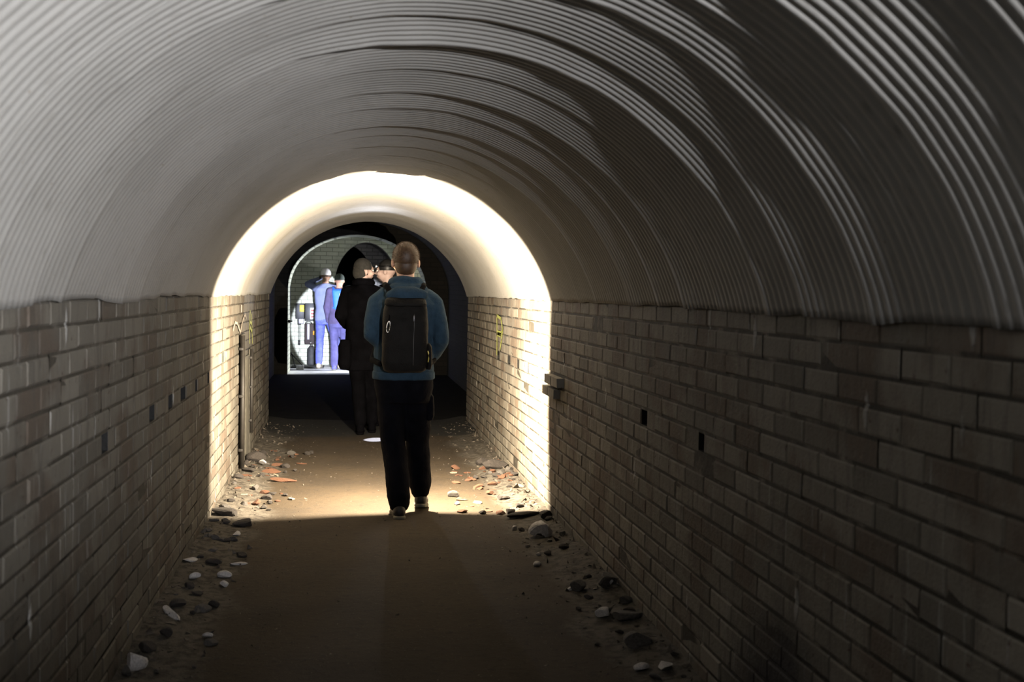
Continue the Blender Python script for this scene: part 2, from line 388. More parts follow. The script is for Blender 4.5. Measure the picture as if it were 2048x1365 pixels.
# ------------------------------------------------------------------ shape building
class P:
    def __init__(s): s.bm = bmesh.new()
    def sphere(s, c, r, sc=(1, 1, 1), rot=None, sub=3):
        mt = Matrix.Translation(V(c)) @ (rot.to_4x4() if rot else Matrix()) @ Matrix.Diagonal((*sc, 1))
        bmesh.ops.create_icosphere(s.bm, subdivisions=sub, radius=r, matrix=mt); return s
    def caps(s, a, b, ra, rb=None, n=14):
        a, b = V(a), V(b); rb = ra if rb is None else rb
        s.sphere(a, ra, sub=2); s.sphere(b, rb, sub=2)
        d = b - a
        if d.length < 1e-5: return s
        q = d.to_track_quat('Z', 'Y')
        bmesh.ops.create_cone(s.bm, cap_ends=True, segments=n, radius1=ra, radius2=rb, depth=d.length,
                              matrix=Matrix.Translation((a + b) / 2) @ q.to_matrix().to_4x4())
        return s
    def chain(s, pts, rad):
        for i in range(len(pts) - 1): s.caps(pts[i], pts[i + 1], rad[i], rad[i + 1])
        return s
    def stack(s, rings, n=28, e=2.3, rot=0.):
        """closed pile of super-elliptic rings (x, y, z, rx, ry)"""
        vs = []
        for (x, y, z, rx, ry) in rings:
            row = []
            for i in range(n):
                a = 2 * PI * i / n; c, q = math.cos(a), math.sin(a)
                px = rx * math.copysign(abs(c) ** (2 / e), c); py = ry * math.copysign(abs(q) ** (2 / e), q)
                row.append(s.bm.verts.new((x + px * math.cos(rot) - py * math.sin(rot), y + px * math.sin(rot) + py * math.cos(rot), z)))
            vs.append(row)
        for a, b in zip(vs, vs[1:]):
            for i in range(n): s.bm.faces.new((a[i], a[(i + 1) % n], b[(i + 1) % n], b[i]))
        s.bm.faces.new(vs[0][::-1]); s.bm.faces.new(vs[-1]); return s
    def box(s, c, size, rot=None, bevel=0.):
        mt = Matrix.Translation(V(c)) @ (rot.to_4x4() if rot else Matrix()) @ Matrix.Diagonal((*size, 1))
        r = bmesh.ops.create_cube(s.bm, size=1, matrix=mt)
        if bevel:
            es = list({e for v in r['verts'] for e in v.link_edges})
            bmesh.ops.bevel(s.bm, geom=es, offset=bevel, segments=2, profile=.5, affect='EDGES')
        return s
    def cyl(s, a, b, r, r2=None, n=20, caps=True):
        a, b = V(a), V(b); d = b - a
        bmesh.ops.create_cone(s.bm, cap_ends=caps, segments=n, radius1=r, radius2=r if r2 is None else r2, depth=d.length,
                              matrix=Matrix.Translation((a + b) / 2) @ d.to_track_quat('Z', 'Y').to_matrix().to_4x4())
        return s
    def tube(s, pts, r, n=8, closed=False):
        pts = [V(p) for p in pts]; rows = []
        for i, p in enumerate(pts):
            d = (pts[(i + 1) % len(pts)] - pts[i - 1]) if closed else (pts[min(i + 1, len(pts) - 1)] - pts[max(i - 1, 0)])
            m3 = d.to_track_quat('Z', 'Y').to_matrix()
            rows.append([s.bm.verts.new(p + m3 @ V((r * math.cos(2 * PI * k / n), r * math.sin(2 * PI * k / n), 0))) for k in range(n)])
        rr = list(zip(rows, rows[1:])) + ([(rows[-1], rows[0])] if closed else [])
        for a, b in rr:
            for k in range(n): s.bm.faces.new((a[k], a[(k + 1) % n], b[(k + 1) % n], b[k]))
        if not closed: s.bm.faces.new(rows[0][::-1]); s.bm.faces.new(rows[-1])
        return s
    def mesh(s, name, smooth=True):
        me = bpy.data.meshes.new(name); bmesh.ops.recalc_face_normals(s.bm, faces=s.bm.faces[:])
        s.bm.to_mesh(me); s.bm.free()
        me.polygons.foreach_set('use_smooth', [smooth] * len(me.polygons)); return me
    def build(s, name, m, parent=None, smooth=True):
        return link(name, s.mesh(name, smooth), m, parent)
    def skin(s, name, m, parent=None, voxel=.01, it=6, wr=0., ws=9., wst=(1, 1, .55), keep=None):
        """weld the overlapping pieces into one continuous surface, smooth it, crease it"""
        tmp = bpy.data.objects.new('tmp', s.mesh('tmp')); COL.objects.link(tmp)
        md = tmp.modifiers.new('r', 'REMESH'); md.mode = 'VOXEL'; md.voxel_size = voxel; md.use_smooth_shade = True
        sm = tmp.modifiers.new('s', 'SMOOTH'); sm.factor = .5; sm.iterations = it
        me = bpy.data.meshes.new_from_object(tmp.evaluated_get(bpy.context.evaluated_depsgraph_get()))
        old = tmp.data; bpy.data.objects.remove(tmp); bpy.data.meshes.remove(old)
        me.name = name; me.materials.clear()
        if wr:
            n = len(me.vertices); co = np.empty(n * 3, np.float32); me.vertices.foreach_get('co', co); co = co.reshape(-1, 3)
            nn = np.empty(n * 3, np.float32); me.vertices.foreach_get('normal', nn); nn = nn.reshape(-1, 3)
            d = np.array([noise.noise(V((c[0] * ws * wst[0] + 3.1, c[1] * ws * wst[1] + 1.7, c[2] * ws / wst[2] * .55))) +
                          .5 * abs(noise.noise(V((c[0] * ws * 2.3, c[1] * ws * 2.3, c[2] * ws * 2.6 + 5)))) for c in co], np.float32)
            me.vertices.foreach_set('co', (co + nn * (d * wr)[:, None]).ravel())
        me.polygons.foreach_set('use_smooth', [True] * len(me.polygons)); me.update()
        return link(name, me, m, parent)

# ------------------------------------------------------------------ people
def head_prims(p, c, s, yaw, hf=1.):
    """cranium, jaw, nose, brow, lips and ears round the head centre c; the face looks along the yaw (0 = +Y)"""
    R = Matrix.Rotation(yaw, 3, 'Z'); c = V(c)
    at = lambda x, y, z: c + R @ V((x * s, y * s, z * s))
    p.sphere(at(0, -.008, .022), .0925 * s, (.88, 1.06, 1.0), R); p.sphere(at(0, .022, -.035), .074 * s, (.90, 1.0, 1.12), R)
    p.sphere(at(0, .045, -.085), .036 * s, (1.15, .95, .8), R)
    p.caps(at(0, .094, .008), at(0, .110, -.026), .009 * s, .014 * s)
    p.caps(at(-.034, .083, .022), at(.034, .083, .022), .012 * s); p.caps(at(-.02, .090, -.058), at(.02, .090, -.058), .0085 * s)
    for sx in (-1, 1):
        p.sphere(at(sx * .084, -.008, -.012), .030 * s, (.30, .62, 1.05), R); p.sphere(at(sx * .052, .062, -.028), .026 * s, (1, 1, 1), R)
    return at
def hand_prims(p, wrist, fwd, palm, curl=.9, s=1., right=True):
    """palm with four bent fingers of different lengths and a thumb off the side near its base"""
    w = V(wrist); f = V(fwd).normalized(); n = V(palm).normalized(); n = (n - f * n.dot(f)).normalized(); side = f.cross(n) * (1 if right else -1)
    for k in range(4):
        o = (k - 1.5) * .019 * s
        p.caps(w + side * o * .7 + f * .012 * s, w + side * o + f * .085 * s, .013 * s, .0115 * s)
    for k, L in enumerate((.040, .046, .043, .033)):
        a = w + side * (k - 1.5) * .020 * s + f * .088 * s
        d = f; r = .0092 * s
        for j in range(3):
            d = (Matrix.Rotation(curl * (.55 + .2 * j), 3, side if right else -side) @ d) if False else (d * math.cos(curl * .62) + n * math.sin(curl * .62)).normalized()
            m2 = (n - d * n.dot(d)); n2 = m2.normalized() if m2.length > 1e-3 else -f
            b = a + d * L * s * (1., .68, .52)[j]; p.caps(a, b, r, r * .9); a = b; r *= .92
            f2 = d; n_next = (n2 * 1.0)
            d = (f2 * math.cos(curl * .6) + n_next * math.sin(curl * .6)).normalized()
    t0 = w - side * .030 * s + f * .030 * s
    t1 = t0 + (-side * .6 + f * .7 + n * .35).normalized() * .038 * s; t2 = t1 + (f * .75 + n * .6).normalized() * .030 * s
    p.caps(t0, t1, .0135 * s, .0105 * s).caps(t1, t2, .0102 * s, .0088 * s)
def eyes(at, parent, s=1.):
    for sx in (-1, 1):
        P().sphere(at(sx * .031, .086, .004), .0105 * s, sub=2).build('eye', M['eye'], parent)
def torso_stack(x, y, zp, zn, w, d, sh, grow=0.):
    """pelvis height zp up to neck base zn"""
    L = zn - zp
    prof = [(-.10, .86, .88), (0., 1., 1.), (.22, .90, .92), (.45, .96, .95), (.68, 1.06, 1.04), (.84, 1.08, .98), (.94, .80, .80), (1.02, .40, .55)]
    return [(x, y + L * .02 * math.sin(t * PI), zp + L * t, w * a + grow, d * b + grow) for (t, a, b) in prof]
def shoe(name, ankle, yaw, m, ms, parent, L=.28, heel=0., w=.05):
    a = V(ankle); R = Matrix.Rotation(yaw, 3, 'Z') @ Matrix.Rotation(-heel, 3, 'X')
    base = V((a.x, a.y, 0)); piv = base + Matrix.Rotation(yaw, 3, 'Z') @ V((0, L * .62, .01))
    z0 = 0.012
    at = lambda x, y, z: piv + R @ (V((x, y - L * .62, z + z0)) - V((0, 0, .01)))
    p = P(); p.caps(at(0, -.035, .045), at(0, .02, .085), w * .80, w * .85); p.caps(at(0, -.035, .035), at(0, .16, .032), w * .82, w * .92)
    p.caps(at(0, .10, .045), at(0, L - .12, .028), w * .86, w * .68); p.caps(at(0, -.02, .06), at(0, -.01, .12), w * .80, w * .78)
    sh = p.skin(name, m, parent, .008, 4)
    q = P()
    for (x, y, rr) in ((0, -.045, w * .78), (0, .05, w * .80), (0, .14, w * .96), (0, L - .12, w * .72)):
        q.cyl(at(x, y, -.010), at(x, y, .014), rr, n=24)
    q.skin('sole', ms, sh, .006, 3)
    return sh
def trousers(hipc, w, d, legs, name, m, parent, voxel=.012, wr=.006, top=.10):
    p = P(); x, y, z = hipc
    p.stack([(x, y, z - .10, w * .90, d * .92), (x, y, z, w, d * 1.02), (x, y, z + top, w * .97, d * .98)])
    for L in legs: p.chain([q for q, _ in L], [r for _, r in L])
    return p.skin(name, m, parent, voxel, 5, wr, 10.)

def make_walker():
    """the man with the rucksack, walking away with a lamp held out in front of him"""
    r = empty('person', (.38, 7.34, 0)); r.location = (0, 0, 0)
    tag(r, 'cropped haired man in blue hoodie walking away with dark rucksack and lamp', 'person')
    hc = (.368, 7.43, 1.632)
    el, er = (.150, 7.32, 1.165), (.598, 7.32, 1.135); wl, wr_ = (.345, 7.535, 1.00), (.500, 7.545, .955)
    sl, sr = (.205, 7.39, 1.385), (.532, 7.39, 1.38)
    p = P(); at = head_prims(p, hc, 1., 0.)
    p.caps((.368, 7.405, 1.40), (.368, 7.42, 1.57), .060, .056)
    p.stack(torso_stack(.368, 7.39, .92, 1.47, .155, .105, .19), e=2.)
    p.chain([sl, el, wl], [.052, .038, .027]); p.chain([sr, er, wr_], [.052, .038, .027])
    hand_prims(p, wl, (.55, .45, -.30), (.30, .35, .6), .7, 1., False)
    hand_prims(p, wr_, (-.25, .50, -.15), (-.75, .35, .10), 1.0, 1., True)
    LL = [(.290, 7.39, .90), (.300, 7.41, .48), (.338, 7.27, .10)]; LR = [(.446, 7.39, .90), (.462, 7.49, .48), (.486, 7.47, .14)]
    for L in (LL, LR): p.chain(L, [.080, .052, .036]); p.caps(L[2], (L[2][0], L[2][1] + .12, .05), .034, .028)
    b = p.skin('body', M['skin'], r, .0062, 4); eyes(at, b)
    # cropped hair with stubble standing off the scalp
    q = P(); q.sphere(at(0, -.016, .030), .0955, (.885, 1.035, .985)); q.sphere(at(0, -.034, -.020), .074, (.98, .92, 1.05))
    bm = q.bm; rnd = random.Random(3)
    for k in range(5200):
        a = rnd.uniform(0, 2 * PI); zz = rnd.uniform(-.55, 1); rr = math.sqrt(max(0, 1 - zz * zz)); n = V((rr * math.cos(a), rr * math.sin(a), zz))
        if n.y > .45 and n.z < .35: continue
        c0 = V(at(0, -.016, .030)) + V((n.x * .0945 * .885, n.y * .0945 * 1.035, n.z * .0945 * .985))
        t = n.orthogonal().normalized(); d = (n + V((rnd.gauss(0, .25), rnd.gauss(0, .25), rnd.gauss(.1, .25)))).normalized()
        vs = [bm.verts.new(c0 + t * .0007), bm.verts.new(c0 - t * .0007), bm.verts.new(c0 + d * rnd.uniform(.007, .012))]
        bm.faces.new(vs)
    q.build('hair', M['hair'], r)
    # hoodie
    p = P()
    p.stack([(.362, 7.39, .895, .180, .125), (.362, 7.39, .94, .196, .140), (.362, 7.39, 1.02, .190, .135), (.364, 7.39, 1.16, .186, .132),
             (.366, 7.39, 1.28, .198, .138), (.368, 7.39, 1.36, .205, .132), (.368, 7.39, 1.42, .150, .112), (.368, 7.395, 1.47, .085, .085)], e=2.4)
    p.chain([(.250, 7.39, 1.40), (.192, 7.385, 1.365), (.162, 7.345, 1.25), el, (.26, 7.44, 1.075), wl], [.070, .066, .057, .050, .047, .036])
    p.chain([(.486, 7.39, 1.40), (.545, 7.385, 1.36), (.582, 7.345, 1.24), er, (.56, 7.43, 1.04), wr_], [.070, .066, .058, .050, .047, .036])
    h = p.skin('hoodie', M['hoodie'], r, .009, 5, .007, 11.)
    q = P(); q.stack([(.362, 7.39, .878, .196, .140), (.362, 7.39, .885, .200, .144), (.362, 7.39, .925, .200, .144), (.362, 7.39, .932, .194, .138)], e=2.4)
    q.skin('waistband', M['hoodie'], h, .008, 2, .003, 30.)
    q = P()   # the hood, bunched round the neck and lying on the shoulders
    ring = []
    for k in range(14):
        a = 2 * PI * k / 14; ring.append((.368 + .088 * math.cos(a), 7.395 + .088 * math.sin(a), 1.490 - .016 * math.sin(a) + .004 * math.cos(3 * a)))
    for k in range(14): q.caps(ring[k], ring[(k + 1) % 14], .034 if k in range(7, 14) else .027)
    q.sphere((.368, 7.215, 1.415), .095, (1.42, .72, .62)); q.sphere((.368, 7.30, 1.445), .095, (1.35, .7, .55)); q.sphere((.285, 7.29, 1.445), .055, (1., 1., .7)); q.sphere((.451, 7.29, 1.445), .055, (1., 1., .7))
    q.skin('hood', M['hoodie'], h, .008, 5, .006, 17.)
    for w, e2 in ((wl, (.26, 7.44, 1.075)), (wr_, (.56, 7.43, 1.04))):
        d = (V(w) - V(e2)).normalized(); P().cyl(V(w) - d * .022, V(w) + d * .022, .037, .035, n=20).build('cuff', M['hoodie'], h)
    # trousers and shoes
    LG = [[((.284, 7.39, .86), .100), ((.285, 7.40, .68), .090), ((.300, 7.42, .47), .080), ((.325, 7.345, .27), .078), ((.334, 7.285, .135), .076), ((.336, 7.275, .095), .066)],
          [((.448, 7.39, .86), .100), ((.452, 7.43, .68), .090), ((.462, 7.49, .47), .080), ((.474, 7.485, .30), .078), ((.482, 7.475, .19), .076), ((.484, 7.475, .15), .066)]]
    t = trousers((.364, 7.39, .83), .188, .128, LG, 'trousers', M['black'], r, .010, .008)
    P().stack([(.532, 7.42, .61, .020, .050), (.536, 7.42, .64, .026, .058), (.534, 7.41, .76, .024, .058), (.530, 7.41, .78, .018, .050)], e=3.5).skin('cargo_pocket', M['black'], t, .008, 3, .004, 20.)
    shoe('shoe', (.336, 7.27, .10), .05, M['shoe'], M['sole'], r)
    shoe('shoe', (.488, 7.48, .12), -.10, M['shoe'], M['sole'], r, heel=.16)
    return r
make_walker()

def make_backpack():
    r = empty('backpack')
    tag(r, 'dark rucksack with a snap hook on the back of the man in the blue hoodie', 'backpack')
    p = P(); p.stack([(.358, 7.175, .935, .100, .050), (.358, 7.175, .950, .128, .072), (.358, 7.172, 1.00, .142, .086), (.358, 7.172, 1.12, .144, .092), (.358, 7.176, 1.26, .140, .088),
                      (.358, 7.188, 1.33, .134, .072), (.358, 7.200, 1.385, .122, .052), (.358, 7.205, 1.40, .100, .036)], e=3.4)
    p.skin('pack_body', M['pack'], r, .008, 4, .005, 12.)
    q = P(); q.stack([(.358, 7.178, 1.345, .120, .060), (.358, 7.182, 1.36, .132, .070), (.358, 7.190, 1.39, .126, .058), (.358, 7.20, 1.405, .10, .036)], e=3.2)
    q.skin('top_flap', M['pack'], r, .008, 3, .004, 16.)
    P().tube([(.406, 7.084, 1.30), (.407, 7.078, 1.24), (.406, 7.076, 1.14), (.405, 7.080, 1.04), (.404, 7.088, .985)], .0032).build('zip', M['zip'], r)
    P().box((.406, 7.074, 1.275), (.008, .004, .035)).build('zip_pull', M['greymetal'], r)
    for sx in (-1, 1):
        pts = [(.358 + sx * .085, 7.205, 1.425), (.358 + sx * .115, 7.27, 1.470), (.358 + sx * .122, 7.37, 1.482), (.358 + sx * .118, 7.47, 1.44), (.358 + sx * .118, 7.532, 1.34), (.358 + sx * .13, 7.532, 1.20), (.358 + sx * .17, 7.49, 1.08), (.358 + sx * .198, 7.39, 1.00), (.358 + sx * .150, 7.22, .985)]
        q = P()
        for a, b in zip(pts, pts[1:]): q.caps(a, b, .019)
        q.skin('shoulder_strap', M['webbing'], r, .008, 3)
    P().stack([(.506, 7.17, .955, .014, .045), (.510, 7.17, .99, .018, .055), (.508, 7.17, 1.10, .016, .055), (.500, 7.17, 1.12, .010, .045)], e=3).skin('side_pocket', M['pack'], r, .006, 3)
    P().tube([(.497, 7.098, 1.005), (.500, 7.094, 1.03), (.499, 7.094, 1.06), (.495, 7.096, 1.075)], .0035).build('side_buckle', mat('worn_yellow_trim', (.55, .45, .10), .4), r)
    # snap hook hanging by a webbing loop
    c = V((.250, 7.078, 1.222)); pts = []
    for k in range(24):
        a = 2 * PI * k / 24; w = .009 + .003 * (1 - math.sin(a)) * .5
        pts.append(c + V((w * math.cos(a) + .004 * math.sin(a), -.004, .034 * math.sin(a))))
    hk = P().tube(pts[:21], .0030, 8).build('snap_hook', M['steel'], r)
    P().tube([pts[20], (pts[20] + pts[23]) / 2, pts[0]], .0024).build('gate', M['steel'], hk)
    P().tube([c + V((.004, 0, .033)), c + V((.006, .004, .055)), c + V((.005, .016, .072))], .0045).build('hook_loop', M['webbing'], r)
    return r
make_backpack()

def make_lamp():
    r = empty('hand_lamp'); tag(r, 'small black hand lamp held out by the man in the blue hoodie', 'lamp')
    P().cyl((.450, 7.585, .865), (.450, 7.690, .865), .030, .045, 32).build('housing', M['lampbody'], r)
    P().cyl((.450, 7.690, .865), (.450, 7.6915, .865), .0455, n=32).build('reflector', M['steel'], r)
    P().tube([(.450, 7.61, .89), (.452, 7.60, .925), (.455, 7.595, .975)], .014, 14).build('grip', M['lampbody'], r)
    l = bpy.data.lights.new('lamp_light', 'POINT'); l.energy = LAMP_W; l.color = (1., .83, .60); l.shadow_soft_size = .004
    o = bpy.data.objects.new('lamp_light', l); COL.objects.link(o); o.location = (.450, 7.7055, .865); o.parent = r
LAMP_W = 1080.
make_lamp()

def simple_person(label, x, y, H, yaw, top, bot, shoes, sole, arms, feet, coat_hem=None, headyaw=0., w=.175, lean=0., vox=.012, soft=.007, hands=(1., 1.), skin='skin'):
    """arms: ((shoulder, elbow, wrist) left, right) in metres relative to (x, y), before the yaw; feet: ((dx, dy) left, right)"""
    r = empty('person'); tag(r, label, 'person')
    Rz = Matrix.Rotation(yaw, 3, 'Z'); s = H / 1.76
    W = lambda a: V((x, y, 0)) + Rz @ V((a[0], a[1], a[2])) if len(a) == 3 else None
    hp = .93 * s; nk = 1.47 * s
    p = P(); hc = W((0, .03 + lean, 1.635 * s)); at = head_prims(p, hc, s, yaw + headyaw)
    p.caps(W((0, lean * .8, 1.40 * s)), W((0, .01 + lean, 1.58 * s)), .060 * s, .055 * s)
    L = nk - hp
    tr = lambda g: [(*(W((0, lean * t, 0)).xy), hp + L * t, (w - .03) * a + g, .105 * b + g) for (t, a, b) in ((-.1, .9, .9), (0, 1, 1), (.25, .92, .95), (.5, 1., 1.), (.75, 1.08, 1.05), (.88, 1.02, .95), (.96, .66, .75), (1.03, .40, .55))]
    p.stack(tr(0.), e=2., rot=yaw)
    for i, (a, rt) in enumerate(zip(arms, (False, True))):
        p.chain([W(q) for q in a], [.05 * s, .037 * s, .027 * s])
        f = (W(a[2]) - W(a[1])).normalized(); n = V((Rz @ V((-1 if rt else 1, .2, .1))))
        hand_prims(p, W(a[2]), f, n, hands[i], s, rt)
    legs = []
    for sx, ft in zip((-1, 1), feet):
        hip = W((sx * .085, 0, .90 * s)); kn = W((sx * .075 * .4 + ft[0] * .6, ft[1] * .35 + .03, .49 * s)); an = W((ft[0], ft[1], .09 * s))
        p.chain([hip, kn, an], [.075, .05, .034]); p.caps(an, an + Rz @ V((0, .11, -.045)), .033, .026)
        legs.append((hip, kn, an))
    b = p.skin('body', M[skin], r, min(vox, .0075), 4); eyes(at, b, s)
    q = P(); hem = coat_hem if coat_hem else .84 * s
    rings = tr(.026)
    if coat_hem: rings = [(*(W((0, 0, 0)).xy), hem, w * 1.02, .135), (*(W((0, 0, 0)).xy), (hem + hp) / 2, w * 1.04, .140)] + rings[1:]
    else: rings[0] = (*(W((0, 0, 0)).xy), hem, w * .99, .128)
    q.stack(rings, e=2.4, rot=yaw)
    for a in arms:
        q.chain([W(k) for k in a], [.066 * s, .054 * s, .039 * s]); q.caps(W(a[0]), W((a[0][0] * .55, a[0][1], a[0][2] + .02)), .066 * s, .062 * s)
    ring = [W((.078 * math.cos(2 * PI * k / 12), lean + .078 * math.sin(2 * PI * k / 12), 1.475 * s)) for k in range(12)]
    for k in range(12): q.caps(ring[k], ring[(k + 1) % 12], .020)
    q.skin('jacket', top, r, vox, 4, soft, 10.)
    LG = [[(h - V((0, 0, .03)), .094), ((h + k) / 2, .085), (k, .071), ((k + a) / 2, .067), (a + V((0, 0, .03)), .063)] for (h, k, a) in legs]
    q = P(); q.stack([(x, y, .78 * s, (w - .005) * .92, .118), (x, y, .87 * s, w - .003, .130), (x, y, .98 * s, (w - .01) * .95, .122)], rot=yaw)
    for Lg in LG: q.chain([a for a, _ in Lg], [c for _, c in Lg])
    q.skin('trousers', bot, r, vox, 4, soft, 10.)
    for (h, k, a) in legs: shoe('shoe', a, yaw, shoes, sole, r, L=.29)
    return r, at, W, s
def knit_cap(at, s, m, parent, name='cap', brim=False, back=0.):
    q = P(); q.sphere(at(0, -.012 - back, .034), .1005 * s, (.92, 1.05, .95)); c = q.bm
    zc = V(at(0, 0, 0)).z - .005
    bmesh.ops.bisect_plane(c, geom=c.verts[:] + c.edges[:] + c.faces[:], plane_co=(0, 0, zc + .012), plane_no=(0, 0, 1), clear_inner=True)
    if brim: q.caps(at(-.045, .10, .035), at(.045, .10, .035), .010 * s).caps(at(-.035, .145, .028), at(.035, .145, .028), .008 * s).caps(at(0, .10, .035), at(0, .15, .028), .012 * s)
    return q.build(name, m, parent)

# dark coated walker ahead, close to the far end of the lining
rC, atC, WC, sC = simple_person('man in long black coat and knit cap walking ahead of the hooded man', .160, 11.70, 1.77, 0., M['coat'], M['coat'], M['coat'], M['coat'],
    (((-.165, 0, 1.42), (-.235, -.03, 1.19), (-.175, .20, 1.08)), ((.165, 0, 1.42), (.225, -.03, 1.16), (.17, .20, 1.05))),
    ((-.02, -.10), (.10, .06)), coat_hem=.64, headyaw=-1.15, w=.185, skin='fair')
knit_cap(atC, sC, M['darkwool'], rC)
q = P(); q.sphere(atC(0, -.030, -.018), .083, (1.02, .98, 1.1)); q.build('cap_back', M['darkwool'], rC)
q = P()
for k in range(12): q.caps(*[(.160 + .082 * math.cos(2 * PI * j / 12), 11.71 + .082 * math.sin(2 * PI * j / 12), 1.520 - .012 * math.sin(2 * PI * j / 12)) for j in (k, k + 1)], .036)
q.skin('scarf', M['coat'], rC, .012, 4, .006, 18.)
P().stack([(-.015, 11.62, .65, .05, .075), (-.02, 11.62, .70, .066, .09), (-.02, 11.62, .88, .066, .09), (-.01, 11.62, .95, .05, .07)], e=3).skin('hip_pouch', M['coat'], rC, .01, 3, .004, 16.)
# companion half hidden beyond him
rD, atD, WD, sD = simple_person('person in dark jacket and peaked cap half hidden beyond the black coat', .43, 12.35, 1.78, .95, M['coat'], M['coat'], M['coat'], M['coat'],
    (((-.165, 0, 1.42), (-.24, .06, 1.18), (-.10, .24, 1.30)), ((.165, 0, 1.42), (.22, 0, 1.16), (.14, .20, 1.10))),
    ((-.10, 0), (.10, .04)), headyaw=.35, w=.18, skin='fair')
knit_cap(atD, sD, M['lampbody'], rD, 'cap', brim=True)
hl = empty('head_torch'); tag(hl, 'small white head torch on the front of the dark peaked cap', 'head torch')
c = V(atD(0, .105, .055)); dD = (V(atC(.02, .09, -.02)) - c).normalized()
P().box(c, (.045, .03, .03), Matrix.Rotation(1.3, 3, 'Z'), .006).build('torch_housing', M['lampbody'], hl)
P().sphere(c + dD * .022, .010, sub=2).build('torch_lens', M['reflect'], hl)
q = P(); q.tube([atD(.098 * math.sin(a), -.012 + .108 * math.cos(a), .050) for a in [k * 2 * PI / 28 for k in range(28)]], .006, 6, closed=True); q.build('head_band', M['webbing'], hl)
# two people in the lit passage
rA, atA, WA, sA = simple_person('person in pale blue jacket and jeans with raised elbow beside the wall boxes', -.40, 21.30, 1.84, -.15, M['ice'], M['jeans'], M['boot'], M['sole'],
    (((-.17, 0, 1.47), (-.330, .02, 1.55), (-.12, .16, 1.66)), ((.17, 0, 1.47), (.25, .0, 1.24), (.16, .22, 1.30))),
    ((-.11, 0.), (.27, .05)), w=.19, hands=(.9, .9))
knit_cap(atA, sA, M['whitecap'], rA)
q = P(); q.tube([atA(.096 * math.sin(a), -.012 + .104 * math.cos(a), -.012) for a in [k * 2 * PI / 24 for k in range(24)]], .008, 6, closed=True); q.sphere(atA(-.098, -.02, -.03), .030, (.6, 1, 1.2)); q.build('ear_strap', M['lampbody'], rA)
rB, atB, WB, sB = simple_person('person in navy trousers wearing a cobalt blue pack and grey hat', -.150, 20.86, 1.74, -.08, M['plum'], M['navy'], M['shoeblue'], M['sole'],
    (((-.165, 0, 1.42), (-.215, -.03, 1.13), (-.19, .08, .88)), ((.165, 0, 1.42), (.22, .02, 1.15), (.12, .22, 1.20))),
    ((-.075, 0.), (.125, .14)), w=.185, lean=.03)
knit_cap(atB, sB, M['cap'], rB, back=.01)
bp = empty('backpack'); tag(bp, 'cobalt blue narrow pack with white stripe worn by the person in navy trousers', 'backpack')
P().stack([(-.145, 20.70, 1.10, .085, .045), (-.145, 20.70, 1.13, .098, .060), (-.145, 20.70, 1.30, .115, .070), (-.145, 20.72, 1.43, .125, .060), (-.145, 20.74, 1.46, .115, .040)], e=3).skin('pack_body', M['cobalt'], bp, .01, 3, .004, 14.)
P().box((-.135, 20.629, 1.30), (.016, .006, .17)).build('reflective_stripe', M['reflect'], bp)
for sx in (-1, 1):
    q = P(); pts = [(-.145 + sx * .09, 20.74, 1.45), (-.145 + sx * .11, 20.83, 1.485), (-.145 + sx * .11, 20.97, 1.44), (-.145 + sx * .12, 21.03, 1.28), (-.145 + sx * .15, 20.97, 1.12), (-.145 + sx * .10, 20.76, 1.13)]
    for a, b in zip(pts, pts[1:]): q.caps(a, b, .020)
    q.skin('shoulder_strap', M['cobalt'], bp, .01, 2)

# ------------------------------------------------------------------ equipment in the lit passage
YB = 22.5
def control_box():
    r = empty('control_box'); tag(r, 'black wall box with yellow label and hanging plug, nearest the doorway edge', 'electrical box')
    P().box((-.895, YB - .075, 1.03), (.165, .15, .30), bevel=.008).build('housing', M['boxblack'], r)
    P().box((-.860, YB - .153, 1.085), (.085, .006, .13)).build('yellow_label', M['yellow'], r)
    P().box((-.875, YB - .09, .845), (.10, .09, .11), bevel=.01).build('socket', M['greymetal'], r)
    P().cyl((-.91, YB - .09, .88), (-.91, YB - .09, .77), .032).build('cable_gland', M['boxblack'], r)
    for dx in (-.012, .014): P().tube([(-.91 + dx, YB - .09, .78), (-.912 + dx, YB - .085, .62), (-.908 + dx, YB - .08, .50), (-.910, YB - .08, .42)], .0055).build('cable', M['rubber'], r)
    P().cyl((-.910, YB - .08, .47), (-.910, YB - .08, .38), .020).build('plug', M['boxblack'], r)
    P().tube([(-.910, YB - .08, .38), (-.905, YB - .08, .28), (-.93, YB - .07, .16)], .003).build('cord_tail', M['rubber'], r)
def junction_box():
    r = empty('junction_box'); tag(r, 'black wall box with white and red label, beside the pale jacket', 'electrical box')
    P().box((-.712, YB - .08, 1.015), (.180, .16, .34), bevel=.008).build('housing', M['boxblack'], r)
    P().box((-.668, YB - .163, .990), (.075, .006, .22)).build('white_label', M['whitelabel'], r)
    for z in (1.05, .985, .925): P().box((-.662, YB - .168, z), (.05, .004, .022)).build('red_print', M['redlabel'], r)
def gear_pack():
    r = empty('equipment_case'); tag(r, 'dark brown case with orange tag mounted under the second wall box', 'case')
    P().box((-.712, YB - .09, .60), (.185, .18, .40), bevel=.02).build('case_body', M['gearbrown'], r)
    P().box((-.735, YB - .185, .64), (.045, .012, .30), bevel=.004).build('grey_strap', M['greymetal'], r)
    P().box((-.632, YB - .184, .62), (.030, .008, .075)).build('orange_tag', M['orange'], r)
    P().tube([(-.79, YB - .10, .80), (-.77, YB - .14, .83), (-.70, YB - .14, .83), (-.67, YB - .10, .80)], .009).build('carry_handle', M['rubber'], r)
    P().box((-.69, YB - .185, .43), (.020, .01, .07)).build('buckle', M['steel'], r)
